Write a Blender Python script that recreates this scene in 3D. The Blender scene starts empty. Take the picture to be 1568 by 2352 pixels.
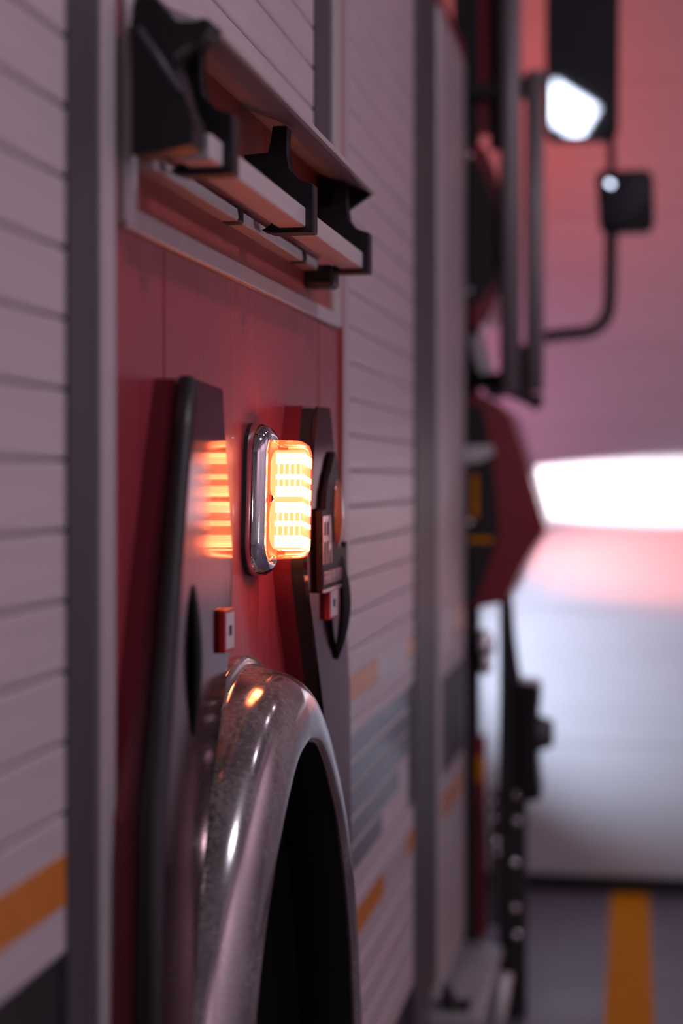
import bpy, bmesh, math, random
from mathutils import Vector, Matrix

random.seed(7)
SC = bpy.context.scene
COL = SC.collection

# ------------------------------------------------------------------ camera
F, XV, YV, H = 4200.0, 1490.0, 1095.0, 1.66      # focal length and vanishing point in photo pixels, camera height
TH = math.atan((XV - 784) / F)
CX = 925 * math.cos(TH) * 2.52 / F               # distance of the camera from the truck side (x = 0)
cam_d = bpy.data.cameras.new('camera')
cam = bpy.data.objects.new('camera', cam_d)
COL.objects.link(cam)
cam.location = (CX, 0, H)
cam.rotation_euler = (math.pi / 2, 0, TH)
cam_d.sensor_fit = 'HORIZONTAL'
cam_d.sensor_width = 36.0
cam_d.lens = F / 1568 * 36.0
cam_d.shift_y = (YV - 1176) / 1568
cam_d.clip_start = 0.05
cam_d.dof.use_dof = True
cam_d.dof.focus_distance = 2.50
cam_d.dof.aperture_fstop = 2.75
cam_d.dof.aperture_blades = 0
SC.camera = cam

# ------------------------------------------------------------------ world, exposure
SC.view_settings.view_transform = 'Standard'
SC.view_settings.look = 'None'
SC.view_settings.exposure = 0.0
SC.view_settings.gamma = 1.0
SC.view_settings.use_curve_mapping = False
SC.cycles.use_denoising = True
SC.cycles.max_bounces = 8
SC.cycles.caustics_reflective = False
SC.cycles.caustics_refractive = False
SC.cycles.sample_clamp_indirect = 4.0
wd = bpy.data.worlds.new('night')
SC.world = wd
wd.use_nodes = True
wd.node_tree.nodes['Background'].inputs[0].default_value = (0.02, 0.015, 0.022, 1)
wd.node_tree.nodes['Background'].inputs[1].default_value = 0.3

YB = 7.40                     # far wall
LAMP = 90.0                  # ceiling downlight strength
LAMP_COL = (1.0, 0.80, 0.95)
WASH = 40.0                   # each added wall washer, watts
WASH_COL = (1.0, 0.66, 0.82)


# ------------------------------------------------------------------ photo pixels -> places
def yx(px, X=0.0):
    """distance along the truck of a pixel column on the plane x = X"""
    t = (px - 784) / F
    return (X - CX) * (math.cos(TH) + t * math.sin(TH)) / (t * math.cos(TH) - math.sin(TH))


def dep(X, y):
    return -(X - CX) * math.sin(TH) + y * math.cos(TH)


def zz(py, X, y):
    return H - (py - YV) * dep(X, y) / F


def onx(px, py, X=0.0):
    y = yx(px, X)
    return (X, y, zz(py, X, y))


def ony(px, py, y):
    t = (px - 784) / F
    a = y * (t * math.cos(TH) - math.sin(TH)) / (math.cos(TH) + t * math.sin(TH))
    X = a + CX
    return (X, y, zz(py, X, y))


# ------------------------------------------------------------------ materials
def nodes(m):
    m.use_nodes = True
    return m.node_tree.nodes, m.node_tree.links


def mat(name, col, rough=0.5, metal=0.0, coat=0.0, noise=0.0, nscale=(30, 30, 30), bump=0.0, spec=0.5,
        rnoise=0.0):
    m = bpy.data.materials.new(name)
    n, l = nodes(m)
    p = n['Principled BSDF']
    p.inputs['Base Color'].default_value = (*col, 1)
    p.inputs['Roughness'].default_value = rough
    p.inputs['Metallic'].default_value = metal
    p.inputs['Coat Weight'].default_value = coat
    p.inputs['Coat Roughness'].default_value = 0.08
    p.inputs['Specular IOR Level'].default_value = spec
    if noise or bump or rnoise:
        tc = n.new('ShaderNodeTexCoord')
        mp = n.new('ShaderNodeMapping')
        mp.inputs['Scale'].default_value = nscale
        tx = n.new('ShaderNodeTexNoise')
        tx.inputs['Scale'].default_value = 1.0
        tx.inputs['Detail'].default_value = 5
        l.new(tc.outputs['Object'], mp.inputs['Vector'])
        l.new(mp.outputs['Vector'], tx.inputs['Vector'])
        if noise:
            r = n.new('ShaderNodeMapRange')
            r.inputs['From Min'].default_value = 0.3
            r.inputs['From Max'].default_value = 0.7
            r.inputs['To Min'].default_value = 1 - noise
            r.inputs['To Max'].default_value = 1 + noise
            v = n.new('ShaderNodeVectorMath')
            v.operation = 'SCALE'
            v.inputs[0].default_value = col
            l.new(tx.outputs['Fac'], r.inputs['Value'])
            l.new(r.outputs['Result'], v.inputs['Scale'])
            l.new(v.outputs['Vector'], p.inputs['Base Color'])
        if rnoise:
            r = n.new('ShaderNodeMapRange')
            r.inputs['From Min'].default_value = 0.3
            r.inputs['From Max'].default_value = 0.7
            r.inputs['To Min'].default_value = max(0.02, rough - rnoise)
            r.inputs['To Max'].default_value = rough + rnoise
            l.new(tx.outputs['Fac'], r.inputs['Value'])
            l.new(r.outputs['Result'], p.inputs['Roughness'])
        if bump:
            b = n.new('ShaderNodeBump')
            b.inputs['Strength'].default_value = bump
            b.inputs['Distance'].default_value = 0.002
            l.new(tx.outputs['Fac'], b.inputs['Height'])
            l.new(b.outputs['Normal'], p.inputs['Normal'])
    return m


def emit(name, col, strength):
    m = bpy.data.materials.new(name)
    n, l = nodes(m)
    p = n['Principled BSDF']
    p.inputs['Base Color'].default_value = (0.02, 0.02, 0.02, 1)
    p.inputs['Emission Color'].default_value = (*col, 1)
    p.inputs['Emission Strength'].default_value = strength
    return m


def chrome_mat():
    m = bpy.data.materials.new('dusty_chrome')
    n, l = nodes(m)
    p = n['Principled BSDF']
    p.inputs['Base Color'].default_value = (0.38, 0.35, 0.365, 1)
    p.inputs['Metallic'].default_value = 1
    tc = n.new('ShaderNodeTexCoord')
    tx = n.new('ShaderNodeTexNoise')
    tx.inputs['Scale'].default_value = 150
    tx.inputs['Detail'].default_value = 6
    tx.inputs['Roughness'].default_value = 0.65
    big = n.new('ShaderNodeTexNoise')
    big.inputs['Scale'].default_value = 9
    l.new(tc.outputs['Object'], tx.inputs['Vector'])
    l.new(tc.outputs['Object'], big.inputs['Vector'])
    ml = n.new('ShaderNodeMath')
    ml.operation = 'MULTIPLY'
    l.new(tx.outputs['Fac'], ml.inputs[0])
    l.new(big.outputs['Fac'], ml.inputs[1])
    rp = n.new('ShaderNodeMapRange')
    rp.inputs['From Min'].default_value = 0.20
    rp.inputs['From Max'].default_value = 0.36
    rp.inputs['To Min'].default_value = 0.06
    rp.inputs['To Max'].default_value = 0.36
    l.new(ml.outputs[0], rp.inputs['Value'])
    dust = n.new('ShaderNodeBsdfDiffuse')
    dust.inputs['Color'].default_value = (0.40, 0.36, 0.36, 1)
    mx = n.new('ShaderNodeMixShader')
    out = n['Material Output']
    l.new(rp.outputs['Result'], mx.inputs['Fac'])
    l.new(p.outputs['BSDF'], mx.inputs[1])
    l.new(dust.outputs['BSDF'], mx.inputs[2])
    l.new(mx.outputs['Shader'], out.inputs['Surface'])
    p.inputs['Roughness'].default_value = 0.13
    return m


def lens_mat():
    m = bpy.data.materials.new('lens_plastic')
    n, l = nodes(m)
    n.remove(n['Principled BSDF'])
    out = n['Material Output']
    tr = n.new('ShaderNodeBsdfTransparent')
    tr.inputs['Color'].default_value = (1.0, 0.66, 0.52, 1)
    gl = n.new('ShaderNodeBsdfGlossy')
    gl.inputs['Roughness'].default_value = 0.05
    gl.inputs['Color'].default_value = (1, 1, 1, 1)
    em = n.new('ShaderNodeEmission')
    em.inputs['Color'].default_value = (1.0, 0.10, 0.03, 1)
    em.inputs['Strength'].default_value = 0.50
    fr = n.new('ShaderNodeFresnel')
    fr.inputs['IOR'].default_value = 1.35
    mx = n.new('ShaderNodeMixShader')
    ad = n.new('ShaderNodeAddShader')
    l.new(fr.outputs[0], mx.inputs['Fac'])
    l.new(tr.outputs[0], mx.inputs[1])
    l.new(gl.outputs[0], mx.inputs[2])
    l.new(mx.outputs[0], ad.inputs[0])
    l.new(em.outputs[0], ad.inputs[1])
    l.new(ad.outputs[0], out.inputs['Surface'])
    return m


M = {
    'red': mat('red_paint', (0.28, 0.030, 0.045), 0.38, 0, 0.25, 0.12, (60, 60, 3), 0.05, rnoise=0.08),
    'redplate': mat('red_plate', (0.30, 0.045, 0.038), 0.45, 0, 0.1, 0.1, (20, 4, 40), 0.05),
    'alu': mat('satin_aluminium', (0.62, 0.54, 0.57), 0.42, 0.35, 0, 0.06, (3, 3, 60), 0.04),
    'bar': mat('bar_aluminium', (0.62, 0.55, 0.56), 0.4, 0.3, 0, 0.05, (60, 3, 60), 0.04),
    'trim': mat('trim_aluminium', (0.52, 0.46, 0.48), 0.45, 0.3, 0, 0.05, (40, 40, 3), 0.04),
    'steel': mat('brushed_steel', (0.20, 0.155, 0.16), 0.10, 1.0, 0, 0.10, (40, 40, 2), 0.04, rnoise=0.025),
    'chrome': chrome_mat(),
    'bright': mat('bright_chrome', (0.75, 0.73, 0.77), 0.05, 1.0, 0, 0, rnoise=0.02),
    'rubber': mat('black_rubber', (0.012, 0.010, 0.013), 0.45, 0, 0, 0.2, (40, 40, 40), 0.05),
    'plastic': mat('black_plastic', (0.008, 0.007, 0.010), 0.42, 0, 0, 0.2, (80, 80, 80), 0.05, spec=0.3),
    'black': mat('black_paint', (0.010, 0.009, 0.011), 0.6, 0, 0, 0.2, (10, 10, 10), 0.02),
    'track': mat('dark_track', (0.07, 0.06, 0.075), 0.5, 0.2, 0, 0.1, (60, 60, 2), 0.03),
    'groove': mat('dark_groove', (0.16, 0.145, 0.155), 0.7),  # darker grey showing in the joints between slats
    'orange': mat('reflective_orange', (0.55, 0.17, 0.015), 0.4, 0, 0.2, 0.06, (20, 20, 20), 0.0),
    'blue': mat('slate_blue_film', (0.075, 0.08, 0.115), 0.35, 0, 0.3, 0.06, (20, 20, 20), 0.0),
    'whitefilm': mat('white_film', (0.62, 0.58, 0.60), 0.4, 0, 0, 0.05, (20, 20, 20), 0.0),
    'darkfilm': mat('dark_film', (0.035, 0.026, 0.032), 0.5, 0, 0, 0.1, (20, 20, 20), 0.0),
    'wall': mat('wall_plaster', (0.52, 0.49, 0.50), 0.85, 0, 0, 0.03, (2, 2, 9), 0.03),
    'panel': mat('door_panel_paint', (0.58, 0.55, 0.57), 0.7, 0, 0, 0.03, (1, 1, 14), 0.03),
    'ceil': mat('ceiling_paint', (0.35, 0.32, 0.34), 0.9, 0, 0, 0.03, (2, 2, 2), 0.02),
    'floor': mat('floor_concrete', (0.135, 0.112, 0.155), 0.45, 0, 0, 0.10, (3, 3, 3), 0.03, rnoise=0.1),
    'yellow': mat('yellow_paint', (0.66, 0.23, 0.002), 0.8, 0, 0, 0.06, (8, 8, 8), 0.02, spec=0.1),
    'tagred': mat('tag_red', (0.42, 0.008, 0.012), 0.4, 0, 0, 0.05, (30, 30, 30), 0.0),
    'tagwhite': mat('tag_white', (0.62, 0.50, 0.52), 0.5, 0, 0, 0.05, (30, 30, 30), 0.0),
    'flame': mat('badge_orange', (0.50, 0.085, 0.010), 0.12, 0, 0.8, 0.35, (30, 30, 12), 0.0),
    'badge': mat('badge_black', (0.025, 0.010, 0.012), 0.5, 0, 0, 0.1, (40, 40, 40), 0.0, spec=0.15),
    'letter': mat('badge_letter', (0.62, 0.45, 0.50), 0.25, 0.6, 0, 0.05, (40, 40, 40), 0.0),
    'cabred': mat('cab_red', (0.22, 0.008, 0.022), 0.35, 0, 0.3, 0.08, (10, 10, 10), 0.02),
    'mirror': mat('mirror_glass', (0.10, 0.108, 0.13), 0.015, 1.0, 0, 0, rnoise=0.005),
    'tread': mat('step_aluminium', (0.55, 0.52, 0.54), 0.4, 0.5, 0, 0.1, (60, 60, 60), 0.2),
    'led': emit('led_white_hot', (1.0, 0.34, 0.15), 30.0),
    'ledmid': emit('led_amber', (1.0, 0.42, 0.19), 2.5),
    'ledrib': emit('led_rib', (1.0, 0.50, 0.28), 5.5),
    'glow': emit('reflector_glow', (1.0, 0.14, 0.05), 1.0),
    'lens': lens_mat(),
    'lamp': emit('downlight', LAMP_COL, LAMP),
    'spotlamp': emit('bright_downlight', (0.95, 0.88, 1.0), 170.0),
    'doorred_shade': mat('shaded_red_door_edge', (0.115, 0.006, 0.015), 0.4, 0, 0.2, 0.1, (40, 40, 3), 0.03),  # red darkened to hold the shade on the door sides
    'rail': mat('rail_grey', (0.26, 0.235, 0.25), 0.4, 0.3, 0, 0.1, (40, 40, 3), 0.03),
    'tube': emit('tube_light', (0.92, 0.90, 1.0), 55.0),
    'flood': emit('flood_light', (0.92, 0.93, 1.0), 38.0),
}

M['steel'].node_tree.nodes['Principled BSDF'].inputs['Specular Tint'].default_value = (0.46, 0.36, 0.37, 1)


# ------------------------------------------------------------------ mesh helpers
def link(name, me, m, parent=None, loc=None):
    o = bpy.data.objects.new(name, me)
    COL.objects.link(o)
    if m is not None and not me.materials:
        me.materials.append(M[m] if isinstance(m, str) else m)
    if parent is not None:
        o.parent = parent
    if loc is not None:
        o.location = loc
    return o


def from_bm(name, bm, m, parent=None, smooth=False, loc=None):
    bmesh.ops.recalc_face_normals(bm, faces=bm.faces)
    me = bpy.data.meshes.new(name)
    bm.to_mesh(me)
    bm.free()
    if smooth:
        for p in me.polygons:
            p.use_smooth = True
    return link(name, me, m, parent, loc)


def bevel(bm, r, seg=2):
    if r:
        bmesh.ops.bevel(bm, geom=bm.edges[:], offset=r, segments=seg, profile=0.5, affect='EDGES', clamp_overlap=True)


def add_box(bm, x0, x1, y0, y1, z0, z1):
    vs = [bm.verts.new((x, y, z)) for x in (x0, x1) for y in (y0, y1) for z in (z0, z1)]
    for f in ((0, 1, 3, 2), (4, 6, 7, 5), (0, 4, 5, 1), (2, 3, 7, 6), (0, 2, 6, 4), (1, 5, 7, 3)):
        bm.faces.new([vs[i] for i in f])
    return bm


def box(name, x0, x1, y0, y1, z0, z1, m, parent=None, r=0.0):
    bm = bmesh.new()
    add_box(bm, x0, x1, y0, y1, z0, z1)
    bevel(bm, r)
    return from_bm(name, bm, m, parent)


def prism(name, pts, a0, a1, axis, m, parent=None, r=0.0, seg=2):
    """pts 2-D outline; axis 'x': pts=(y,z); axis 'y': pts=(x,z); axis 'z': pts=(x,y)"""
    bm = bmesh.new()

    def put(p, a):
        return {'x': (a, p[0], p[1]), 'y': (p[0], a, p[1]), 'z': (p[0], p[1], a)}[axis]
    A = [bm.verts.new(put(p, a0)) for p in pts]
    B = [bm.verts.new(put(p, a1)) for p in pts]
    bm.faces.new(A)
    bm.faces.new(B[::-1])
    k = len(pts)
    for i in range(k):
        bm.faces.new((A[i], A[(i + 1) % k], B[(i + 1) % k], B[i]))
    bevel(bm, r, seg)
    return from_bm(name, bm, m, parent)


def tube(name, pts, rad, m, parent=None, seg=16, caps=True):
    bm = bmesh.new()
    pts = [Vector(p) for p in pts]
    rings = []
    for i, p in enumerate(pts):
        t = (pts[min(i + 1, len(pts) - 1)] - pts[max(i - 1, 0)]).normalized()
        u = t.cross(Vector((0.13, 0.31, 0.94) if abs(t.z) < 0.9 else (0.94, 0.31, 0.1))).normalized()
        v = t.cross(u)
        rr = rad[i] if isinstance(rad, (list, tuple)) else rad
        rings.append([bm.verts.new(p + rr * (math.cos(2 * math.pi * k / seg) * u + math.sin(2 * math.pi * k / seg) * v))
                      for k in range(seg)])
    for a, b in zip(rings, rings[1:]):
        # match ring starts to avoid a twist
        s = min(range(seg), key=lambda q: sum((a[k].co - b[(k + q) % seg].co).length for k in range(0, seg, 4)))
        for k in range(seg):
            bm.faces.new((a[k], a[(k + 1) % seg], b[(k + 1 + s) % seg], b[(k + s) % seg]))
        b[:] = b[s:] + b[:s]
    if caps:
        bm.faces.new(rings[0])
        bm.faces.new(rings[-1][::-1])
    return from_bm(name, bm, m, parent, smooth=True)


def dome(name, c, r, m, parent=None, sx=1, sy=1, sz=1, seg=14):
    bm = bmesh.new()
    bmesh.ops.create_uvsphere(bm, u_segments=seg, v_segments=seg // 2 + 1, radius=r)
    for v in bm.verts:
        v.co = Vector((v.co.x * sx + c[0], v.co.y * sy + c[1], v.co.z * sz + c[2]))
    return from_bm(name, bm, m, parent, smooth=True)


def smooth_path(pts, n=6):
    """Catmull-Rom through 2-D points"""
    out = []
    P = [pts[0]] + list(pts) + [pts[-1]]
    for i in range(1, len(P) - 2):
        p0, p1, p2, p3 = [Vector((*q, 0)) for q in P[i - 1:i + 3]]
        for k in range(n):
            t = k / n
            v = 0.5 * ((2 * p1) + (-p0 + p2) * t + (2 * p0 - 5 * p1 + 4 * p2 - p3) * t * t
                       + (-p0 + 3 * p1 - 3 * p2 + p3) * t ** 3)
            out.append((v.x, v.y))
    out.append(tuple(pts[-1]))
    return out


def text_mesh(name, body, m, parent, height, width, origin, ydir=1, depth=0.0015):
    """raised lettering on a plane x = origin.x; reading direction +y"""
    cu = bpy.data.curves.new(name, 'FONT')
    cu.body = body
    cu.size = 1
    cu.extrude = 0.0
    ob = bpy.data.objects.new(name, cu)
    COL.objects.link(ob)
    bpy.context.view_layer.update()
    me = bpy.data.meshes.new_from_object(ob.evaluated_get(bpy.context.evaluated_depsgraph_get()))
    bpy.data.objects.remove(ob)
    xs = [v.co.x for v in me.vertices]
    ys = [v.co.y for v in me.vertices]
    x0, x1, y0, y1 = min(xs), max(xs), min(ys), max(ys)
    bm = bmesh.new()
    bm.from_mesh(me)
    bpy.data.meshes.remove(me)
    g = bmesh.ops.extrude_face_region(bm, geom=bm.faces[:])
    for v in g['geom']:
        if isinstance(v, bmesh.types.BMVert):
            v.co.z = 1.0
    for v in bm.verts:
        u, w, d = (v.co.x - x0) / (x1 - x0), (v.co.y - y0) / (y1 - y0), v.co.z
        v.co = Vector((origin[0] + d * depth, origin[1] + ydir * u * width, origin[2] + w * height))
    return from_bm(name, bm, m, parent)


def empty(name, loc, label, cat, group=None):
    o = bpy.data.objects.new(name, None)
    COL.objects.link(o)
    o.location = loc
    o['label'] = label
    o['category'] = cat
    if group:
        o['group'] = group
    return o


def structure(o, label=None, cat=None):
    o['kind'] = 'structure'
    if label:
        o['label'] = label
    if cat:
        o['category'] = cat
    return o


def part(o, label):
    o['label'] = label
    return o


# ================================================================== the bay
XL, XR, YN, ZC = -3.6, 4.6, -5.2, 4.6
fl = structure(box('floor', XL, XR, YN, YB + 0.2, -0.2, 0.0, 'floor'),
               'grey mauve painted concrete floor of the fire station bay', 'floor')
structure(box('ceiling', XL, XR, YN, YB + 0.2, ZC, ZC + 0.2, 'ceil'),
          'plain pale ceiling above the fire truck', 'ceiling')
structure(box('wall_left', XL - 0.2, XL, YN, YB + 0.2, 0, ZC, 'wall'),
          'plain plaster wall on the far side of the truck', 'wall')
structure(box('wall_right', XR, XR + 0.2, YN, YB + 0.2, 0, ZC, 'wall'),
          'plain plaster wall facing the truck side', 'wall')
structure(box('wall_rear', XL, XR, YN - 0.2, YN, 0, ZC, 'wall'),
          'plain plaster wall at the open end of the bay', 'wall')
structure(box('wall_front', XL, XR, YB + 0.06, YB + 0.2, 0, ZC, 'wall'),
          'pale wall ahead of the truck around the overhead door', 'wall')
# overhead door of wide horizontal panels
od = structure(box('door_1', -3.0, 4.0, YB + 0.03, YB + 0.06, 0.05, 4.3, 'panel'),
               'pale overhead door ahead of the truck, washed by red and white light', 'door')
pz = 0.06
k = 0
while pz < 4.2:
    ph = 0.53
    bm = bmesh.new()
    add_box(bm, -2.98, 3.98, YB, YB + 0.031, pz + 0.0008, pz + ph - 0.0008)
    bevel(bm, 0.0025, 2)
    from_bm('panel', bm, 'panel', od)
    pz += ph
structure(box('baseboard_front', -3.2, 4.2, YB - 0.02, YB + 0.055, 0.0, 0.055, 'rubber'),
          'dark rubber seal along the foot of the overhead door', 'door seal')
# yellow lane line painted on the floor
a = [ony(px, YV + 955, YB - 0.1) for px in (1402, 1490)]
near_y = -4.5
s0, s1 = a[0][0], a[1][0]
prism('lane_line', [(s0, YB - 0.03), (s1, YB - 0.03), (s1 + 0.10, near_y), (s0 + 0.10, near_y)], 0.0, 0.002, 'z',
      'yellow', fl)

# ceiling downlights
for i, (lx, ly) in enumerate([(x, y) for x in (2.3,) for y in (3.4, 1.8, 4.6, 5.8)]):
    dl = empty('ceiling_downlight', (lx, ly, ZC), 'small round white downlight set in the ceiling', 'ceiling light',
               'ceiling downlights over the aisle')
    big = i != 1
    rl = 0.05 if big else 0.17
    bm = bmesh.new()
    bmesh.ops.create_cone(bm, cap_ends=True, segments=28, radius1=rl + 0.03, radius2=rl + 0.04, depth=0.04)
    from_bm('rim', bm, 'trim', dl, loc=(0, 0, -0.021))
    bm = bmesh.new()
    bmesh.ops.create_cone(bm, cap_ends=True, segments=28, radius1=rl, radius2=rl, depth=0.006)
    from_bm('diffuser', bm, 'lamp' if big else 'spotlamp', dl, loc=(0, 0, -0.045))
    if not big:
        dl['label'] = 'largest and brightest of the round ceiling downlights'

# added fill: unseen ceiling troughs that light the right wall for soft bounce
for ly in (-2.4, 1.0, 4.4):
    ww = empty('added_wall_washer', (3.3, ly, ZC), 'added unseen ceiling trough lamp turned towards the plaster wall', 'ceiling light',
               'added wall washers along the aisle')
    prism('trough', [(-0.10, -0.002), (0.06, -0.002), (0.10, -0.05), (-0.10, -0.16)], -1.2, 1.2, 'y', 'trim', ww)
    ld = bpy.data.lights.new('bounce_fill_light', 'AREA')
    ld.shape = 'RECTANGLE'
    ld.size, ld.size_y = 2.3, 0.12
    ld.energy = WASH
    ld.color = WASH_COL
    ld.spread = math.radians(150)
    lo_ = bpy.data.objects.new('bounce_fill_light', ld)
    COL.objects.link(lo_)
    lo_.parent = ww
    lo_.location = (0.03, 0, -0.14)
    aim = Vector((0.72, 0, -0.69)).normalized()
    lo_.rotation_euler = Matrix((Vector((0, 1, 0)), (-aim).cross(Vector((0, 1, 0))), -aim)).transposed().to_euler()

# upright tube lamp on the right wall, flood lamp on the rear wall
tl = empty('wall_tube_lamp', (XR, -0.75, 0.95), 'upright white tube lamp fixed to the plaster wall', 'wall lamp')
box('backplate', -0.03, 0.0, -0.06, 0.06, 0, 1.3, 'trim', tl, 0.004)
tube('tube', [(-0.06, 0, 0.05), (-0.06, 0, 1.25)], 0.026, 'tube', tl, 14)
fd = empty('flood_lamp', (1.75, YN, 2.85), 'square white flood lamp high on the rear wall', 'flood lamp')
fd.rotation_euler = (0, math.radians(32), 0)
box('housing', -0.26, 0.26, 0.0, 0.10, -0.20, 0.20, 'black', fd, 0.01)
box('flood_panel', -0.23, 0.23, 0.10, 0.108, -0.16, 0.16, 'flood', fd, 0.002)


# ================================================================== the fire truck
T = empty('fire_truck', (0, 0, 0),
          'red fire truck with silver roller shutters, chrome wheel fender and lit warning light',
          'fire truck')
ZT = 2.95
YT0 = -1.6
# core and roof so that nothing shines through
box('body_core', -2.45, -0.5, YT0, 5.50, 0.50, ZT - 0.05, 'black', T)
box('roof', -2.5, 0.0, YT0, 5.50, ZT - 0.05, ZT, 'red', T)
box('bulkhead', -0.5, -0.06, yx(222) - 0.06, yx(222), 0.55, ZT - 0.05, 'black', T)
box('bulkhead', -0.5, -0.06, 3.26, 3.32, 0.55, ZT - 0.05, 'black', T)
box('bulkhead', -0.5, -0.06, 5.44, 5.50, 0.3, ZT - 0.05, 'black', T)

PITCH = 0.0672


def slat_profile():
    h = PITCH
    return [(-0.016, 0.0006), (-0.0030, 0.0008), (-0.0009, 0.0022), (0.0, 0.0048), (0.0, h - 0.0048),
            (-0.0009, h - 0.0026), (-0.0030, h - 0.0014), (-0.016, h - 0.0012)]


def shutter(name, label, y0, y1, z0, z1, zref):
    """curtain of slats; zref: height of one joint"""
    cur = box(name, -0.03, -0.012, y0 - 0.03, y1 + 0.03, z0, z1, 'groove', T)
    part(cur, label)
    bm = bmesh.new()
    pr = slat_profile()
    A = [bm.verts.new((x, 0, z)) for x, z in pr]
    B = [bm.verts.new((x, y1 - y0, z)) for x, z in pr]
    bm.faces.new(A)
    bm.faces.new(B[::-1])
    for i in range(len(pr)):
        j = (i + 1) % len(pr)
        bm.faces.new((A[i], A[j], B[j], B[i]))
    bmesh.ops.recalc_face_normals(bm, faces=bm.faces)
    me = bpy.data.meshes.new('slat')
    bm.to_mesh(me)
    bm.free()
    z = zref - math.floor((zref - z0) / PITCH) * PITCH
    while z + PITCH <= z1 + 0.01:
        link('slat', me, 'alu', cur, (0, y0, z))
        z += PITCH
    return cur


# --- near shutter (left edge of the photo)
yA = yx(150)
zA0 = zz(2256, 0, yx(75))
sh1 = shutter('roller_shutter', 'silver roller shutter at the near end of the truck side', YT0, yA, zA0, ZT - 0.1,
              zz(1056, 0, yx(147)))
box('guide_track', -0.03, 0.004, yA, yx(215), 0.50, ZT - 0.06, 'track', T, 0.002)
box('guide_trim', -0.03, 0.010, yx(215), yx(246), 0.45, ZT - 0.06, 'trim', T, 0.003)
box('lower_skirt', -0.03, -0.006, YT0, yA, 0.45, zA0, 'black', T)
zs0, zs1 = zz(2130, 0, yx(75)), zz(2009, 0, yx(75))
part(box('reflective_stripe', -0.004, 0.0012, YT0, yA - 0.002, zs0, zs1, 'orange', sh1), 'orange reflective stripe')

# --- wheel panel of red paint
YC = 2.417
yP0, yP1 = yx(246), yx(779)
zP0 = zz(2150, 0, yx(265))
lip_half = [(0.0, -0.357), (0.075, -0.371), (0.142, -0.409), (0.20, -0.455), (0.255, -0.507), (0.304, -0.570),
            (0.343, -0.640), (0.375, -0.712), (0.400, -0.790), (0.418, -0.860), (0.432, -0.95), (0.442, -1.05),
            (0.447, -1.16)]
lh = smooth_path(lip_half, 5)
LIP = [(-a, b) for a, b in lh[::-1]][:-1] + lh          # offset from YC, height from H


def arch_offset(o):
    out = []
    for i, (a, b) in enumerate(LIP):
        p, q = LIP[max(i - 1, 0)], LIP[min(i + 1, len(LIP) - 1)]
        t = Vector((q[0] - p[0], q[1] - p[1])).normalized()
        nrm = Vector((-t.y, t.x))
        out.append((a + nrm.x * o, b + nrm.y * o))
    return out


hole = [(YC + a, H + b) for a, b in arch_offset(0.05) if H + b > zP0]
uy0, uy1, uz = yx(275), yx(772), H + 0.268
pan = [(yP0, zP0), (yP0, ZT - 0.05), (uy0, ZT - 0.05), (uy0, uz), (uy1, uz), (uy1, ZT - 0.05), (yP1, ZT - 0.05), (yP1, zP0)] + [(hole[-1][0], zP0)] + hole[::-1] + [(hole[0][0], zP0)]
part(prism('body_panel', pan, -0.02, 0.0, 'x', 'red', T), 'glossy dark red body panel around the wheel arch')
lo = [(YC + a, H + b) for a, b in arch_offset(0.05) if H + b <= zP0]
lo0 = [p for p in lo if p[0] < YC]
lo1 = [p for p in lo if p[0] > YC]
prism('lower_panel', [(yP0, zP0), (lo0[-1][0], zP0)] + lo0[::-1] + [(lo0[0][0], 0.45), (yP0, 0.45)], -0.02, -0.002, 'x', 'black', T)
prism('lower_panel', [(yP1, zP0), (lo1[0][0], zP0)] + lo1 + [(lo1[-1][0], 0.45), (yP1, 0.45)], -0.02, -0.002, 'x', 'black', T)
part(box('reflective_stripe', -0.001, 0.0012, yP0 + 0.001, yx(290), zz(2032, 0, yx(265)), zz(1912, 0, yx(265)), 'orange', T),
     'orange reflective stripe')
for px in (376, 730):
    box('panel_seam', -0.001, 0.0010, yx(px), yx(px) + 0.0045, H + 0.05, H + 0.262, 'redplate', T)
box('edge_trim', -0.02, 0.006, yP1, yx(782), 0.45, ZT - 0.06, 'redplate', T, 0.001)

# --- wheel well and wheel
bm = bmesh.new()
ring0 = [bm.verts.new((-0.02, YC + a, H + b)) for a, b in arch_offset(0.06)]
ring1 = [bm.verts.new((-0.48, YC + a, H + b)) for a, b in arch_offset(0.06)]
for i in range(len(ring0) - 1):
    bm.faces.new((ring0[i], ring0[i + 1], ring1[i + 1], ring1[i]))
from_bm('wheel_well', bm, 'black', T, smooth=True)
wz, wr = 0.53, 0.53
bm = bmesh.new()
prof = [(-0.36, 0.30), (-0.37, 0.42), (-0.35, 0.51), (-0.33, wr), (-0.09, wr), (-0.07, 0.51), (-0.05, 0.42), (-0.06, 0.30)]
rings = []
for s in range(40):
    an = 2 * math.pi * s / 40
    rings.append([bm.verts.new((x, YC + r * math.cos(an), wz + r * math.sin(an))) for x, r in prof])
for s in range(40):
    A, B = rings[s], rings[(s + 1) % 40]
    for i in range(len(prof) - 1):
        bm.faces.new((A[i], A[i + 1], B[i + 1], B[i]))
tire = part(from_bm('tire', bm, 'rubber', T, smooth=True), 'black tyre deep inside the wheel arch')
bm = bmesh.new()
bmesh.ops.create_cone(bm, cap_ends=True, segments=40, radius1=0.31, radius2=0.29, depth=0.18,
                      matrix=Matrix.Translation((-0.19, YC, wz)) @ Matrix.Rotation(math.pi / 2, 4, 'Y'))
from_bm('rim', bm, 'track', tire)

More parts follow.
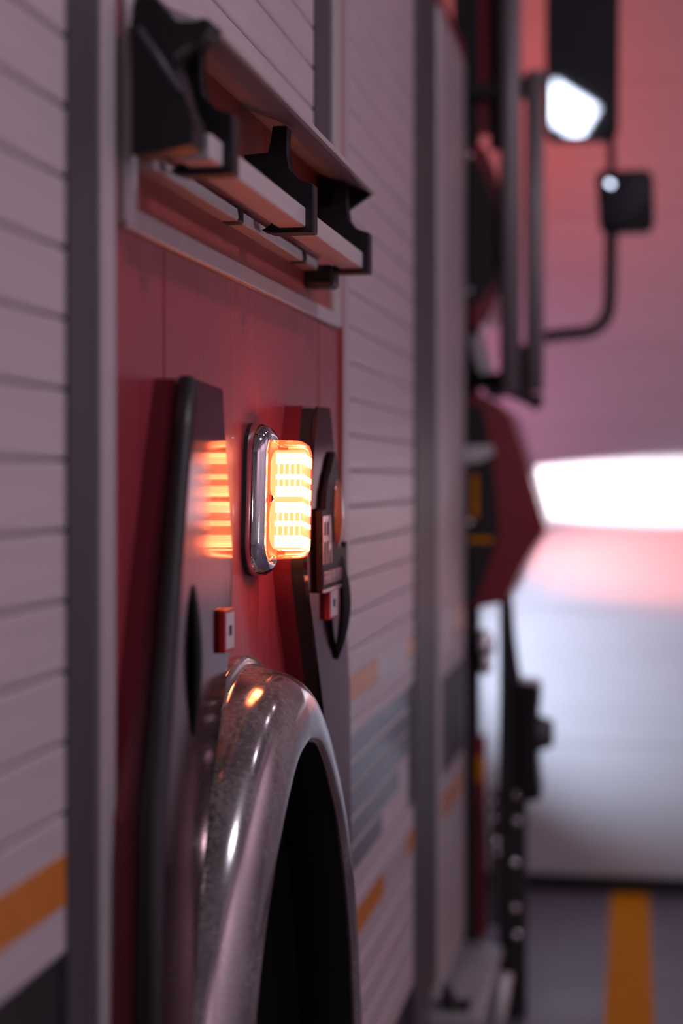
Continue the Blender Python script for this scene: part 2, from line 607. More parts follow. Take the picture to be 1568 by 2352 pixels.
# --- chrome fender swept along the arch
fprof = [(0.116, 0.0), (0.117, 0.006), (0.112, 0.010), (0.104, 0.011), (0.1005, 0.014), (0.099, 0.030), (0.096, 0.048),
         (0.089, 0.065), (0.078, 0.079), (0.063, 0.090), (0.045, 0.0965), (0.026, 0.0995), (0.008, 0.0995), (0.001, 0.097),
         (-0.002, 0.092), (0.000, 0.087)]
bm = bmesh.new()
cols = [arch_offset(o) for o, _ in fprof]
rr = [[bm.verts.new((fprof[j][1], YC + cols[j][i][0], H + cols[j][i][1])) for j in range(len(fprof))] for i in range(len(LIP))]
for i in range(len(LIP) - 1):
    for j in range(len(fprof) - 1):
        bm.faces.new((rr[i][j], rr[i + 1][j], rr[i + 1][j + 1], rr[i][j + 1]))
fender = from_bm('fender', bm, 'chrome', T, smooth=True)
part(fender, 'dusty chrome fender lip curving around the dark wheel arch')
lprof = [(0.0005, 0.0868), (0.004, 0.070), (0.010, 0.020), (0.055, -0.010)]
bm = bmesh.new()
cols = [arch_offset(o) for o, _ in lprof]
rr = [[bm.verts.new((lprof[j][1], YC + cols[j][i][0], H + cols[j][i][1])) for j in range(4)] for i in range(len(LIP))]
for i in range(len(LIP) - 1):
    for j in range(3):
        bm.faces.new((rr[i][j], rr[i + 1][j], rr[i + 1][j + 1], rr[i][j + 1]))
from_bm('fender_liner', bm, 'black', fender, smooth=True)
sub = fender.modifiers.new('smooth', 'SUBSURF')
sub.levels = 1
sub.render_levels = 2

# --- steel doors either side of the wheel
outer_off = arch_offset(0.114)


def fender_side(zmax, zmin):
    return [(abs(a), b) for a, b in outer_off if a > 0 and zmin <= b <= zmax]


in_edge = smooth_path([(0.315, 0.108), (0.278, 0.03), (0.238, -0.075), (0.226, -0.125), (0.238, -0.165), (0.266, -0.210), (0.310, -0.275), (0.372, -0.374), (0.420, -0.470)], 4)
out_edge = [(0.63, -1.15), (0.63, -0.62), (0.62, -0.35), (0.53, -0.12), (0.458, 0.05), (0.428, 0.110)]
arc = fender_side(-0.56, -1.14)
in_near = smooth_path([(0.240, 0.108), (0.224, 0.055), (0.168, -0.085), (0.164, -0.125), (0.180, -0.190), (0.208, -0.245), (0.270, -0.310),
                       (0.350, -0.395), (0.420, -0.490)], 4)
door_near = in_near + arc + [(arc[-1][0], -1.15)] + out_edge
door_out = in_edge + arc + [(arc[-1][0], -1.15)] + out_edge


def shrink(pts, d):
    """inset an outline (counter- or clockwise) by d"""
    n = len(pts)
    area = sum(pts[i][0] * pts[(i + 1) % n][1] - pts[(i + 1) % n][0] * pts[i][1] for i in range(n))
    s = 1 if area > 0 else -1
    out = []
    for i in range(n):
        p, q, r_ = Vector(pts[i - 1]), Vector(pts[i]), Vector(pts[(i + 1) % n])
        t0, t1 = (q - p).normalized(), (r_ - q).normalized()
        b = Vector((-t0.y - t1.y, t0.x + t1.x))
        if b.length < 1e-6:
            b = Vector((-t0.y, t0.x))
        b.normalize()
        c = max(0.5, b.dot(Vector((-t0.y, t0.x))))
        out.append(tuple(q + b * (s * d / c)))
    return out


def lean(o):
    """the near door stands open a little: its outer edge is further out than its inner edge"""
    for v in o.data.vertices:
        v.co.x *= 1.25 * (1 - 1.20 * (v.co.y - 1.79))
    return o


def wheel_door(sign, label):
    def world(pts):
        return [(YC + sign * a, H + b) for a, b in pts]
    outline = door_near if sign < 0 else door_out
    d = prism('compartment_door', world(outline), 0.0, 0.027, 'x', 'doorred_shade', T)
    part(d, label)
    g = prism('gasket', world(shrink(outline, 0.004)), 0.0265, 0.0465, 'x', 'rubber', d, 0.007, 3)
    p = prism('face_plate', world(shrink(outline, 0.001)), 0.0462, 0.052, 'x', 'steel', d, 0.0025, 2)
    part(p, 'brushed steel face')
    if sign < 0:
        for o in (d, g, p):
            lean(o)
    return d


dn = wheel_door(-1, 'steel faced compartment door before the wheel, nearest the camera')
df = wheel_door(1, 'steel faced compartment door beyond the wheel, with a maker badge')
# bulb seal standing on the near edge of the near door
lean(tube('bulb_seal', [(0.040, YC - a, H + b) for a, b in [(0.428, 0.108), (0.455, 0.05), (0.53, -0.12), (0.575, -0.235), (0.618, -0.345), (0.627, -0.6), (0.627, -1.1)]],
     0.0115, 'rubber', dn, 14))


def tag_box(door, oy, z, x0, w, h, d):
    t = box('warning_tag', x0 - 0.02, x0 + d, YC + oy - w / 2, YC + oy + w / 2, H + z - h / 2, H + z + h / 2, 'tagred', door, 0.0012)
    part(t, 'red framed tag with a pale face')
    box('tag_face', x0, x0 + d + 0.0008, YC + oy - w / 2 + 0.004, YC + oy + w / 2 - 0.007,
        H + z - h / 2 + 0.004, H + z + h / 2 - 0.004, 'tagwhite', door)
    box('tag_mark', x0, x0 + d + 0.0014, YC + oy - w * 0.14, YC + oy + w * 0.10, H + z - h * 0.12, H + z + h * 0.12, 'badge', door)


tag_box(df, 0.407, -0.197, 0.052, 0.070, 0.050, 0.0085)
tag_box(dn, -0.243, -0.187, 0.0352, 0.055, 0.052, 0.0090)


def pull_handle(door, oy, ztop, zbot, x0, reach, thick, lab):
    n = 14
    pts, rad = [], []
    for i in range(n + 1):
        t = i / n
        z = ztop + (zbot - ztop) * t
        pts.append((x0 + reach * math.sin(math.pi * min(1, t * 1.02)) ** 0.8, YC + oy, H + z))
        rad.append(thick * (0.45 + 0.55 * math.sin(math.pi * t)))
    h = tube('pull_handle', pts, rad, 'plastic', door, 10)
    part(h, lab)


pull_handle(df, 0.475, -0.112, -0.292, 0.052, 0.015, 0.0095, 'black curved pull handle')
pull_handle(dn, -0.455, -0.120, -0.285, 0.0515, 0.005, 0.0055, 'black curved pull handle')

# maker badge on the far door
prism('badge_plate', [(YC + a, H + b) for a, b in [(0.292, -0.050), (0.335, -0.048), (0.36, -0.10), (0.50, -0.118), (0.528, -0.105),
                                                    (0.528, -0.176), (0.300, -0.176)]], 0.051, 0.062, 'x', 'badge', df, 0.002)
flame_pts = smooth_path([(0.345, -0.115), (0.335, -0.06), (0.352, -0.015), (0.385, 0.010), (0.425, 0.040), (0.452, 0.012), (0.470, -0.03), (0.480, -0.08), (0.470, -0.118)], 4)
prism('badge_rim', [(YC + a, H + b) for a, b in flame_pts], 0.051, 0.060, 'x', 'badge', df, 0.003)
dome('badge_flame', (0.058, YC + 0.440, H - 0.060), 0.030, 'flame', df, 0.40, 0.9, 1.9, 20)
text_mesh('badge_monogram', 'FFA', 'letter', df, 0.074, 0.075, (0.0615, YC + 0.302, H - 0.133))
box('badge_line', 0.0615, 0.0635, YC + 0.300, YC + 0.528, H - 0.176, H - 0.171, 'letter', df)
text_mesh('badge_lettering', 'FERRARA FIRE APPARATUS', 'letter', df, 0.020, 0.20, (0.0615, YC + 0.312, H - 0.164))

# --- warning light
WL = Matrix.Translation((0, 2.495, H - 0.032)) @ Matrix.Rotation(math.radians(-6.5), 4, 'X')


def rrect(hy, hz, r, n=6):
    pts = []
    for cy, cz, a0 in ((hy - r, hz - r, 0), (-hy + r, hz - r, 90), (-hy + r, -hz + r, 180), (hy - r, -hz + r, 270)):
        for k in range(n + 1):
            a = math.radians(a0 + 90 * k / n)
            pts.append((cy + r * math.cos(a), cz + r * math.sin(a)))
    return pts


def loft(name, secs, m, parent, cap0=True, cap1=True, smooth=True):
    """secs: list of (x, half width, half height, corner radius), in warning light space"""
    bm = bmesh.new()
    R = [[bm.verts.new(WL @ Vector((x, y, z))) for y, z in rrect(hy, hz, r)] for x, hy, hz, r in secs]
    n = len(R[0])
    for A, B in zip(R, R[1:]):
        for i in range(n):
            bm.faces.new((A[i], A[(i + 1) % n], B[(i + 1) % n], B[i]))
    if cap0:
        bm.faces.new(R[0])
    if cap1:
        bm.faces.new(R[-1][::-1])
    return from_bm(name, bm, m, parent, smooth=smooth)


gsk = loft('warning_light', [(0.0, 0.0575, 0.1055, 0.045), (0.0055, 0.0575, 0.1055, 0.045)], 'rubber', T, smooth=False)
part(gsk, 'lit orange red warning light in a chrome bezel between the two steel doors')
bz = loft('bezel', [(0.005, 0.0570, 0.105, 0.045), (0.009, 0.0585, 0.1065, 0.046), (0.015, 0.0580, 0.106, 0.046),
                    (0.022, 0.0555, 0.1035, 0.044), (0.028, 0.0510, 0.099, 0.040), (0.0315, 0.0465, 0.0935, 0.034),
                    (0.032, 0.0415, 0.0880, 0.028), (0.027, 0.0375, 0.0840, 0.025)], 'bright', gsk, cap0=False)
part(bz, 'polished chrome bezel')
ln = loft('lens', [(0.022, 0.0365, 0.0825, 0.020), (0.066, 0.0350, 0.0810, 0.020), (0.073, 0.0340, 0.0800, 0.020),
                   (0.0785, 0.031, 0.077, 0.018), (0.0815, 0.025, 0.070, 0.015)], 'lens', gsk, cap0=False)
part(ln, 'clear glowing lens')
loft('reflector', [(0.012, 0.033, 0.078, 0.016), (0.032, 0.033, 0.078, 0.016), (0.033, 0.026, 0.066, 0.014)], 'glow', gsk, smooth=False)
# two clusters of bright rows
rows = [(0.0545, 0.0155), (0.0290, 0.0075), (0.0090, 0.0150), (-0.0130, 0.0150), (-0.0355, 0.0075), (-0.0600, 0.0170)]
for zc, hh in rows:
    bm = bmesh.new()
    nr = max(2, round(hh / 0.0032))
    for i in range(nr):
        z0 = zc - hh / 2 + hh * i / nr
        for q in range(5):
            x0 = 0.0405 + q * 0.0078
            add_box(bm, x0, x0 + 0.0071, -0.0290, 0.030, z0, z0 + hh / nr - 0.0005)
    bm.transform(WL)
    o = from_bm('led_row', bm, 'led', gsk)
    o['label'] = 'white hot row of light emitting diodes'
for zc, hh in ((0.031, 0.070), (-0.036, 0.070)):           # bowls behind the rows
    bm = bmesh.new()
    seg = 12
    L0, L1 = [], []
    for i in range(seg + 1):
        a = math.pi * (i / seg - 0.5)
        x = 0.0415 - 0.0105 * math.cos(a)
        z = zc + hh / 2 * math.sin(a)
        L0.append(bm.verts.new(WL @ Vector((x, -0.0285, z))))
        L1.append(bm.verts.new(WL @ Vector((x, 0.0240, z))))
    for i in range(seg):
        bm.faces.new((L0[i], L0[i + 1], L1[i + 1], L1[i]))
    f0 = [bm.verts.new(WL @ Vector((0.0785, -0.0283, zc - hh / 2))), bm.verts.new(WL @ Vector((0.0785, -0.0283, zc + hh / 2)))]
    f1 = [bm.verts.new(WL @ Vector((0.0785, 0.029, zc - hh / 2))), bm.verts.new(WL @ Vector((0.0785, 0.029, zc + hh / 2)))]
    bm.faces.new(L0 + [f0[1], f0[0]])
    bm.faces.new((f0[0], f0[1], f1[1], f1[0]))
    from_bm('led_bowl', bm, 'ledmid', gsk)
    for q in range(5):                                      # bright upright ribs between the rows
        xr = 0.0430 + q * 0.0078
        bm = bmesh.new()
        add_box(bm, xr, xr + 0.0026, -0.0292, 0.028, zc - hh * 0.36, zc + hh * 0.36)
        bm.transform(WL)
        from_bm('led_rib', bm, 'ledrib', gsk)
bm = bmesh.new()
bmesh.ops.create_cone(bm, cap_ends=True, segments=14, radius1=0.0065, radius2=0.0055, depth=0.004,
                      matrix=WL @ Matrix.Translation((0.034, -0.0340, -0.002)) @ Matrix.Rotation(math.pi / 2, 4, 'X'))
from_bm('lens_screw', bm, 'bright', gsk)

# --- upper compartment shutter with drip ledge and lift bar
yU0, yU1 = yx(297), yx(720)
zU = H + 0.50
sh2 = shutter('roller_shutter', 'silver roller shutter above the wheel with a lift bar', yU0, yU1, zU - 0.02, ZT - 0.1,
              zz(156, 0, yx(719)))
box('guide_track', -0.03, 0.004, yU1, yx(755), H + 0.45, ZT - 0.06, 'track', sh2, 0.002)
box('guide_trim', -0.03, 0.010, yx(755), yx(773), H + 0.265, ZT - 0.06, 'trim', sh2, 0.002)
box('guide_trim', -0.03, 0.010, yx(274), yx(297), H + 0.265, ZT - 0.06, 'trim', sh2, 0.004)
prism('guide_trim', [(yx(274), H + 0.262), (yx(773), H + 0.262), (yx(773), H + 0.287), (yx(297), H + 0.287)], -0.03, 0.008, 'x', 'trim', sh2, 0.003)
part(box('sill_plate', -0.03, 0.002, yx(297), yx(770), H + 0.285, H + 0.40, 'redplate', sh2), 'red brown plate under the shutter')
prism('sill_lip', [(-0.01, H + 0.331), (0.022, H + 0.331), (0.024, H + 0.335), (0.022, H + 0.347), (-0.01, H + 0.352)], yx(305), yx(724, 0.02), 'y', 'trim', sh2, 0.001)
box('bottom_rail', -0.03, 0.012, yU0, yU1, H + 0.36, H + 0.505, 'redplate', sh2, 0.002)
for px in (541, 690):
    box('sill_clip', 0.0, 0.0245, yx(px, 0.02), yx(px, 0.02) + 0.03, H + 0.330, H + 0.352, 'plastic', sh2, 0.003)
yL0, yL1 = 1.866, 2.962
part(prism('drip_ledge', [(0.0, H + 0.516), (0.02, H + 0.506), (0.104, H + 0.4715), (0.1085, H + 0.467), (0.107, H + 0.461), (0.100, H + 0.4605),
                     (0.090, H + 0.466), (0.02, H + 0.494), (0.0, H + 0.502)], yL0, yL1, 'y', 'bar', sh2, 0.0008),
     'sloping aluminium drip ledge')
prism('ledge_cap', [(0.012, H + 0.50), (0.106, H + 0.464), (0.056, H + 0.430), (0.012, H + 0.44)], yL1 - 0.012, yL1 + 0.001, 'y', 'plastic', sh2, 0.001)
part(prism('lift_bar', [(0.057, H + 0.333), (0.095, H + 0.333), (0.095, H + 0.3605), (0.057, H + 0.3605)], 1.868, 2.925, 'y', 'bar', sh2, 0.003, 3),
     'pale square lift bar held by black brackets')
br = [(0.0, 0.432), (0.046, 0.432), (0.050, 0.470), (0.070, 0.470), (0.067, 0.432), (0.070, 0.412), (0.082, 0.397),
      (0.106, 0.391), (0.106, 0.326), (0.048, 0.326), (0.034, 0.331), (0.050, 0.337), (0.055, 0.360), (0.048, 0.376), (0.020, 0.402), (0.0, 0.412)]
for yb in (1.952, 2.432, 2.926):
    b = prism('lift_bracket', [(x, H + z) for x, z in br], yb - 0.032, yb, 'y', 'plastic', sh2, 0.0022, 2)
    part(b, 'black plastic bracket of the lift bar')
nb = [(300, 60), (308, -10), (358, -10), (376, 30), (398, 56), (440, 56), (462, 38), (486, 46), (470, 76), (425, 92), (390, 122), (412, 178),
      (420, 232), (432, 258), (446, 275), (440, 330), (382, 346), (300, 356)]
yE = 1.812
part(prism('latch_block', [(ony(px, py, yE)[0], ony(px, py, yE)[2]) for px, py in nb], yE, yE + 0.05, 'y', 'plastic', sh2, 0.003, 2),
     'large black end block of the lift bar')
pp = [ony(px, py, yE - 0.004) for px, py in ((318, 66), (414, 212))]
tube('latch_highlight', pp, 0.0045, 'track', sh2, 10)  # thin lighter rod added for the highlight line on the block
box('end_foot', 0.0, 0.05, yx(776, 0.03) - 0.16, yx(776, 0.03) - 0.10, H + 0.305, H + 0.340, 'plastic', sh2, 0.006)

# --- far shutter
yF0, yF1 = yx(796), yx(950)
box('guide_trim', -0.03, 0.006, yx(782), yF0, 0.45, ZT - 0.06, 'trim', T, 0.002)
sh3 = shutter('roller_shutter', 'silver roller shutter beyond the wheel with striped graphics', yF0, yF1, 0.45, ZT - 0.1,
              zz(1081, 0, yx(796)))
box('guide_track', -0.03, 0.004, yF1, yx(1000), 0.35, ZT - 0.06, 'track', T, 0.002)
part(box('corner_pillar', -0.03, 0.010, yx(1000), yx(1060), 0.30, ZT - 0.06, 'trim', T, 0.006), 'pale aluminium corner pillar')


def decal(pts, m, parent, x=0.0012, lab=None):
    o = prism('graphic_film', [(yx(px), onx(px, py)[2]) for px, py in pts], -0.006, x, 'x', m, parent)
    if lab:
        part(o, lab)
    return o


def strip(px0, px1, zt, zb, m, parent, x=0.0012, lab=None):
    o = box('reflective_stripe', -0.006, x, yx(px0), yx(px1), zb, zt, m, parent)
    if lab:
        part(o, lab)


strip(799, 868, zs1 - 0.012, zs0 - 0.012, 'orange', sh3, lab='orange reflective stripe')
strip(868, 930, zs1 - 0.012, zs0 - 0.012, 'whitefilm', sh3)
strip(930, 950, zs1 - 0.012, zs0 - 0.012, 'orange', sh3)
zl = onx(809, 2104)[2]
strip(799, 880, zl, zl - 0.050, 'orange', sh3, lab='orange reflective stripe')
strip(880, 930, zl, zl - 0.050, 'trim', sh3)
strip(930, 950, zl, zl - 0.050, 'orange', sh3)
zb0, zb1 = onx(811, 1690)[2], onx(806, 2020)[2]
nsl = 5
for i in range(nsl):
    za, zb = zb0 + (zb1 - zb0) * i / nsl, zb0 + (zb1 - zb0) * (i + 0.80) / nsl
    ye = yx(936 - (0, 0, 0, 22, 60)[i])
    o = prism('graphic_film', [(yx(799), za), (ye, za), (ye, zb), (yx(799), zb)], -0.006, 0.0012, 'x', 'blue', sh3)
    part(o, 'slate blue film band')
o = box('graphic_film', -0.006, 0.0012, yx(938), yx(950), onx(944, 1850)[2], onx(944, 1570)[2], 'darkfilm', sh3)
for a0, a1, p0, p1, m in ((1006, 1056, 1535, 1750, 'darkfilm'), (1006, 1030, 1400, 1500, 'whitefilm'), (1030, 1058, 1390, 1450, 'orange'),
                          (1006, 1050, 1800, 1850, 'orange')):
    box('graphic_film', 0.009, 0.0112, yx(a0), yx(a1), onx((a0 + a1) / 2, p1)[2], onx((a0 + a1) / 2, p0)[2], m, T)

# --- parts of the cab beyond the pillar
YK = 5.56


def cabprism(name, pts, y0, dy, m, parent=T, r=0.0, lab=None):
    o = prism(name, [(ony(px, py, y0)[0], ony(px, py, y0)[2]) for px, py in pts], y0, y0 + dy, 'y', m, parent, r)
    if lab:
        part(o, lab)
    return o


box('cab_body', -2.45, -0.32, 5.62, 6.30, 0.45, ZT - 0.1, 'black', T, 0.02)
cabprism('cab_rear_post', [(1040, -300), (1098, -300), (1098, 2170), (1040, 2170)], YK + 0.02, 0.06, 'black')
cabprism('door_jamb', [(1096, -300), (1124, -300), (1124, 305), (1096, 305)], YK + 0.03, 0.05, 'cabred')
cabprism('window_frame', [(1124, -300), (1152, -300), (1152, 340), (1124, 340)], YK + 0.05, 0.06, 'black')
# upper cover: red rim around a black face
up = smooth_path([(1078, 335), (1112, 340), (1135, 392), (1155, 470), (1168, 548), (1164, 606), (1146, 668), (1112, 742), (1078, 748)], 4)
uc = cabprism('reel_cover', up, YK, 0.30, 'cabred', r=0.004, lab='dark red bulging cover with a black end')
upi = smooth_path([(1062, 372), (1094, 372), (1118, 420), (1140, 488), (1153, 550), (1146, 606), (1122, 662), (1098, 694), (1062, 696)], 4)
cabprism('end_face', upi, YK - 0.006, 0.012, 'black', uc)
# lower flare: pointed red panel around a black face
fl_out = [(1072, 905), (1112, 908), (1146, 930), (1172, 952), (1188, 1002), (1206, 1058), (1230, 1140), (1252, 1213), (1246, 1228), (1222, 1262), (1198, 1304),
          (1172, 1350), (1164, 1382), (1098, 1396), (1072, 1396)]
fo = cabprism('wheel_flare', fl_out, YK, 0.42, 'cabred', r=0.006, lab='pointed dark red flare of the cab side')
cabprism('end_face', [(1064, 930), (1108, 930), (1124, 1020), (1140, 1140), (1146, 1225), (1126, 1290), (1094, 1384), (1064, 1384)], YK - 0.006, 0.012, 'black', fo)
cabprism('end_plate', [(1068, 1022), (1128, 1022), (1136, 1040), (1110, 1058), (1068, 1066)], YK - 0.012, 0.012, 'whitefilm', fo)
cabprism('yellow_strap', [(1084, 1090), (1096, 1090), (1098, 1190), (1084, 1190)], YK - 0.010, 0.008, 'yellow', fo)
cabprism('yellow_strap', [(1076, 1234), (1132, 1234), (1130, 1246), (1076, 1246)], YK - 0.010, 0.008, 'yellow', fo)
# grab rails
for px, p0, p1, w in ((1172, -320, 905, 25), (1228, 165, 900, 21)):
    A, B = ony(px, p0, YK - 0.03), ony(px, p1, YK - 0.03)
    rad = w * dep(0.1, YK) / F
    g = tube('grab_rail', [A, (A[0], A[1], (A[2] + B[2]) / 2), B], rad, 'rail', T, 18)
    part(g, 'grey metal grab rail')
    for pz in (p0 + 40, p1 - 30):
        e = ony(px, pz, YK)
        box('rail_foot', 0.0, e[0], YK - 0.02, YK + 0.06, e[2] - 0.02, e[2] + 0.02, 'black', g, 0.004)
cabprism('rail_clamp', [(1148, 800), (1212, 790), (1214, 905), (1244, 905), (1246, 930), (1228, 944), (1206, 924), (1150, 905)], YK - 0.01, 0.06, 'darkfilm', r=0.004)
cabprism('hinge_plate', [(1078, 770), (1112, 770), (1130, 850), (1130, 890), (1108, 880), (1086, 820)], YK - 0.02, 0.03, 'trim', r=0.003)
cabprism('hinge_block', [(1104, 848), (1150, 860), (1152, 920), (1112, 906)], YK - 0.015, 0.03, 'black', r=0.003)
# side mirrors
ym = 5.95
glare = Vector(ony(1302, 252, ym))
lampc = Vector((1.75, YN + 0.11, 2.85))
nrm = ((Vector(cam.location) - glare).normalized() + (lampc - glare).normalized()).normalized()
ux = Vector((0, 0, 1)).cross(nrm).normalized()
uz = nrm.cross(ux)
gc = Vector(ony(1338, 60, ym))
MB = Matrix.Translation(gc) @ Matrix((ux, -nrm, uz)).transposed().to_4x4()
gw, gh = 0.116, 0.365


def in_mirror(name, hx, hz, r, y0, y1, m, parent, rb=0.0):
    bm = bmesh.new()
    pts = rrect(hx, hz, r)
    A = [bm.verts.new((x, y0, z)) for x, z in pts]
    B = [bm.verts.new((x, y1, z)) for x, z in pts]
    bm.faces.new(A)
    bm.faces.new(B[::-1])
    for i in range(len(pts)):
        k_ = (i + 1) % len(pts)
        bm.faces.new((A[i], A[k_], B[k_], B[i]))
    bevel(bm, rb, 2)
    bm.transform(MB)
    return from_bm(name, bm, m, parent)


mm = in_mirror('side_mirror', gw, gh, 0.035, 0.0, 0.10, 'plastic', T, 0.010)
part(mm, 'large black side mirror with a white glare')
part(in_mirror('mirror_glass', gw - 0.014, gh - 0.014, 0.025, -0.003, 0.002, 'mirror', mm), 'mirror glass catching a white lamp')
m2 = cabprism('convex_mirror', [(1374, 392), (1486, 388), (1500, 402), (1502, 516), (1490, 532), (1392, 536), (1376, 524), (1368, 404)], ym, 0.07, 'plastic', r=0.012,
              lab='small black convex mirror with one bright dot')
c2 = Vector(ony(1436, 462, ym))
dot = Vector(ony(1401, 424, ym)) - c2
n2 = ((Vector(cam.location) - c2 - dot).normalized() + (lampc - c2 - dot).normalized()).normalized()
kc = 0.9
ca, cb = n2.x / -n2.y - kc * dot.x, n2.z / -n2.y - kc * dot.z
bm = bmesh.new()
grid = []
for i in range(13):
    row = []
    for j in range(13):
        dx, dz = (i / 6 - 1) * 0.076, (j / 6 - 1) * 0.088
        row.append(bm.verts.new((c2.x + dx, ym - 0.010 + kc / 2 * (dx * dx + dz * dz) + ca * dx * 1.0 + cb * dz, c2.z + dz)))
    grid.append(row)
for i in range(12):
    for j in range(12):
        bm.faces.new((grid[i][j], grid[i + 1][j], grid[i + 1][j + 1], grid[i][j + 1]))
gl2 = from_bm('mirror_glass', bm, 'mirror', m2, smooth=True)
tube('mirror_link', [ony(1402, 300, ym + 0.04), ony(1404, 410, ym + 0.04)], 0.013, 'plastic', m2, 10)
arm = [(1404, 525), (1402, 600), (1400, 690), (1392, 728), (1372, 752), (1340, 764), (1290, 768), (1236, 776)]
part(tube('mirror_arm', [ony(px, py, ym + 0.03) for px, py in smooth_path(arm, 3)], 0.021, 'darkfilm', T, 14), 'bent tube arm of the mirrors')
e0, e1 = ony(1200, 188, ym - 0.1), ony(1262, 185, ym + 0.05)
tube('mirror_stay', [e0, e1], 0.019, 'plastic', mm, 12)
# lower hardware
po = [(1146, 1384), (1172, 1362), (1177, 1440), (1186, 1520), (1200, 1600), (1206, 1800), (1206, 2480), (1146, 2480), (1142, 1900), (1146, 1600)]
post = cabprism('mud_flap', po, YK + 0.06, 0.08, 'black', r=0.006, lab='tall black flap under the red flare')
bx = cabprism('intake_box', [(1188, 1566), (1236, 1572), (1238, 1602), (1232, 1660), (1234, 1760), (1242, 1838), (1192, 1846)], YK + 0.03, 0.16, 'plastic', r=0.008,
              lab='black box on the flap with a round knob')
kn = ony(1252, 1684, YK + 0.09)
bm = bmesh.new()
bmesh.ops.create_cone(bm, cap_ends=True, segments=20, radius1=0.058, radius2=0.040, depth=0.05,
                      matrix=Matrix.Translation(kn) @ Matrix.Rotation(math.pi / 2, 4, 'Y'))
bevel(bm, 0.006, 2)
from_bm('knob', bm, 'track', bx)
cabprism('red_rail', [(1092, 1690), (1114, 1690), (1118, 2150), (1096, 2150)], YK + 0.015, 0.05, 'cabred', lab='narrow dark red rail')
cabprism('side_marker', [(1094, 1738), (1112, 1738), (1112, 1796), (1094, 1796)], YK + 0.005, 0.012, 'yellow', lab='amber side marker')
cp = ony(1108, 1482, YK)
cap = dome('hose_coupling', (cp[0], YK, cp[2]), 0.048, 'bright', T, 0.8, 0.5, 1.0, 20)
part(cap, 'chrome hose coupling under the flare')
cp = ony(1114, 1524, YK)
dome('hose_coupling', (cp[0], YK - 0.02, cp[2]), 0.030, 'bright', T, 0.8, 0.5, 1.1, 18)
for px, py in ((1185, 1826), (1185, 1886), (1180, 1982), (1181, 2086), (1185, 2148)):
    c = ony(px, py, YK + 0.055)
    dome('bolt', c, 0.017, 'bright', post, 1, 0.8, 1, 12)
for px, py in ((1128, 1842), (1131, 1880), (1138, 1932), (1139, 1958), (1172, 846), (1076, 357), (1076, 668), (1076, 1201), (1242, 168), (1238, 198)):
    c = ony(px, py, YK - 0.035)
    dome('bolt', c, 0.013, 'bright', T, 1, 0.8, 1, 12)
box('rivet_bracket', ony(1126, 1900, YK)[0], ony(1143, 1900, YK)[0], YK - 0.03, YK + 0.05, ony(1130, 2120, YK)[2], ony(1130, 1815, YK)[2], 'darkfilm', T, 0.004)
# fold-down step
zst = onx(1060, 2185)[2]
st = prism('running_step', [(-0.02, yx(1000) + 0.02), (0.115, yx(1000) + 0.02), (0.115, YK - 0.08), (-0.02, YK - 0.02)], zst - 0.03, zst, 'z', 'tread', T, 0.004)
part(st, 'pale metal running step below the pillar')
for i in range(5):
    yy_ = yx(1000) + 0.10 + i * 0.13
    box('tread_bar', 0.0, 0.105, yy_, yy_ + 0.05, zst - 0.002, zst + 0.006, 'tread', st, 0.002)
hk = [(1008, 2262), (1028, 2268), (1040, 2306), (1056, 2312), (1082, 2300), (1072, 2330), (1046, 2346), (1020, 2332)]
cabprism('step_hook', hk, 4.80, 0.05, 'rubber', r=0.004, lab='black rubber hook on the step')
A, B = ony(1160, 2236, YK - 0.10), ony(1128, 2440, YK - 0.10)
tube('step_strut', [A, B], 0.024, 'bar', T, 12)
# nose lamps that wash the door ahead
nose = box('nose_panel', -2.2, -0.28, 6.30, 6.35, 0.5, 2.7, 'cabred', T, 0.01)


def nose_lamp(name, x, z, m, w, h, lab):
    hb = box(name, x - w / 2 - 0.03, x + w / 2 + 0.03, 6.35, 6.41, z - h / 2 - 0.03, z + h / 2 + 0.03, 'bright', T, 0.005)
    part(hb, lab)
    return hb


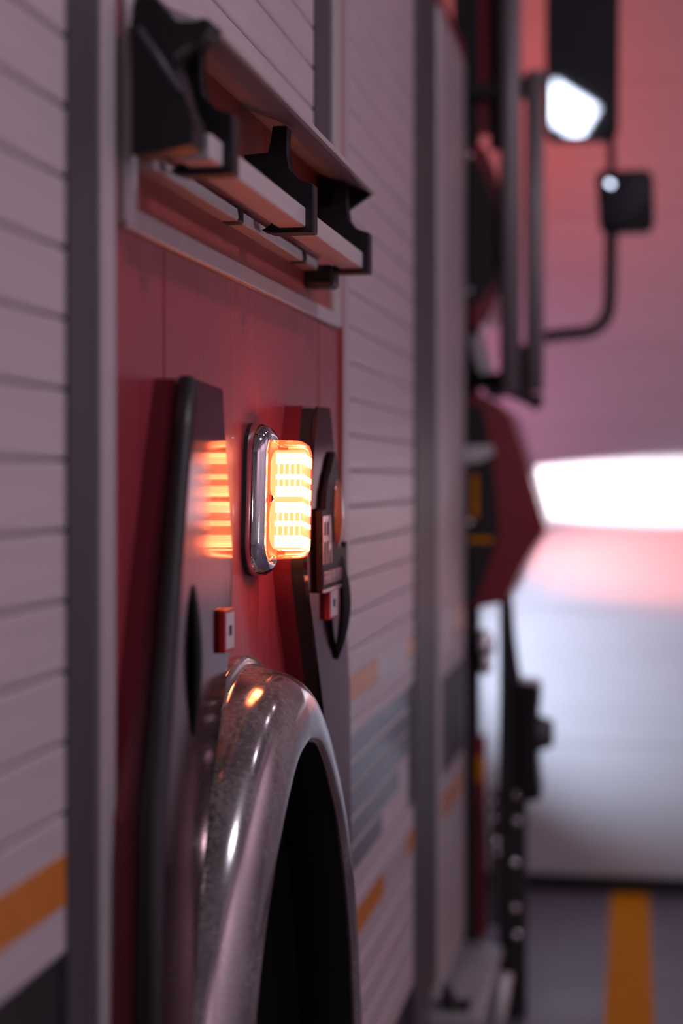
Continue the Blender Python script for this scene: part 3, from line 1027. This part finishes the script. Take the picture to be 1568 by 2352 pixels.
def spot(name, parent, loc, target, power, col, size, blend, square=False, radius=0.02, scale=None):
    ld = bpy.data.lights.new(name, 'SPOT')
    ld.energy = power
    ld.color = col
    ld.spot_size = math.radians(size)
    ld.spot_blend = blend
    ld.use_square = square
    ld.shadow_soft_size = radius
    o = bpy.data.objects.new(name, ld)
    COL.objects.link(o)
    o.location = loc
    o.rotation_euler = (Vector(target) - Vector(loc)).to_track_quat('-Z', 'Y').to_euler()
    if scale:
        o.scale = scale
    o.parent = parent
    return o


h1 = nose_lamp('headlamp', -0.5, 1.56, 'bright', 0.24, 0.16, 'white headlamp on the nose')
spot('headlamp_beam', h1, (-0.42, 6.43, 1.585), (0.42, YB, 1.60), 330, (1.0, 0.95, 1.0), 62, 0.30, True, 0.01, (1.0, 0.18, 1.0))
h2 = nose_lamp('fog_lamp', -0.5, 0.92, 'bright', 0.2, 0.12, 'white fog lamp on the nose')
spot('fog_lamp_beam', h2, (-0.46, 6.43, 0.92), (0.42, YB, 0.93), 95, (0.66, 0.79, 1.0), 68, 0.85, False, 0.03)
h3 = nose_lamp('turn_lamp', -0.5, 1.33, 'bright', 0.2, 0.08, 'orange red lamp on the nose')
spot('turn_lamp_beam', h3, (-0.46, 6.43, 1.33), (0.80, YB, 1.33), 210, (1.0, 0.20, 0.10), 60, 1.0, True, 0.05, (1, 0.30, 1))
h4 = box('red_beacon', -0.62, -0.36, 6.05, 6.31, ZT - 0.1, ZT + 0.14, 'tagred', T, 0.02)
part(h4, 'red beacon on the cab roof')
spot('red_beacon_beam', h4, (-0.34, 6.36, ZT + 0.16), (0.85, YB, 3.55), 35, (1.0, 0.11, 0.08), 125, 0.9, False, 0.05)
h5 = nose_lamp('added_red_lamp', -0.5, 2.05, 'bright', 0.2, 0.10, 'added pink red lamp on the nose')
spot('added_red_beam', h5, (-0.46, 6.43, 2.05), (0.55, YB, 2.10), 14, (1.0, 0.12, 0.20), 150, 0.9, False, 0.05)  # added lamp that spreads the red more evenly over the door
h6 = nose_lamp('added_violet_lamp', -0.5, 1.80, 'bright', 0.12, 0.06, 'added violet white lamp on the nose')
spot('added_violet_beam', h6, (-0.46, 6.43, 1.80), (0.30, YB, 1.86), 11, (0.85, 0.50, 1.0), 90, 0.9, False, 0.03)  # added lamp for the lavender scatter above the headlamp band
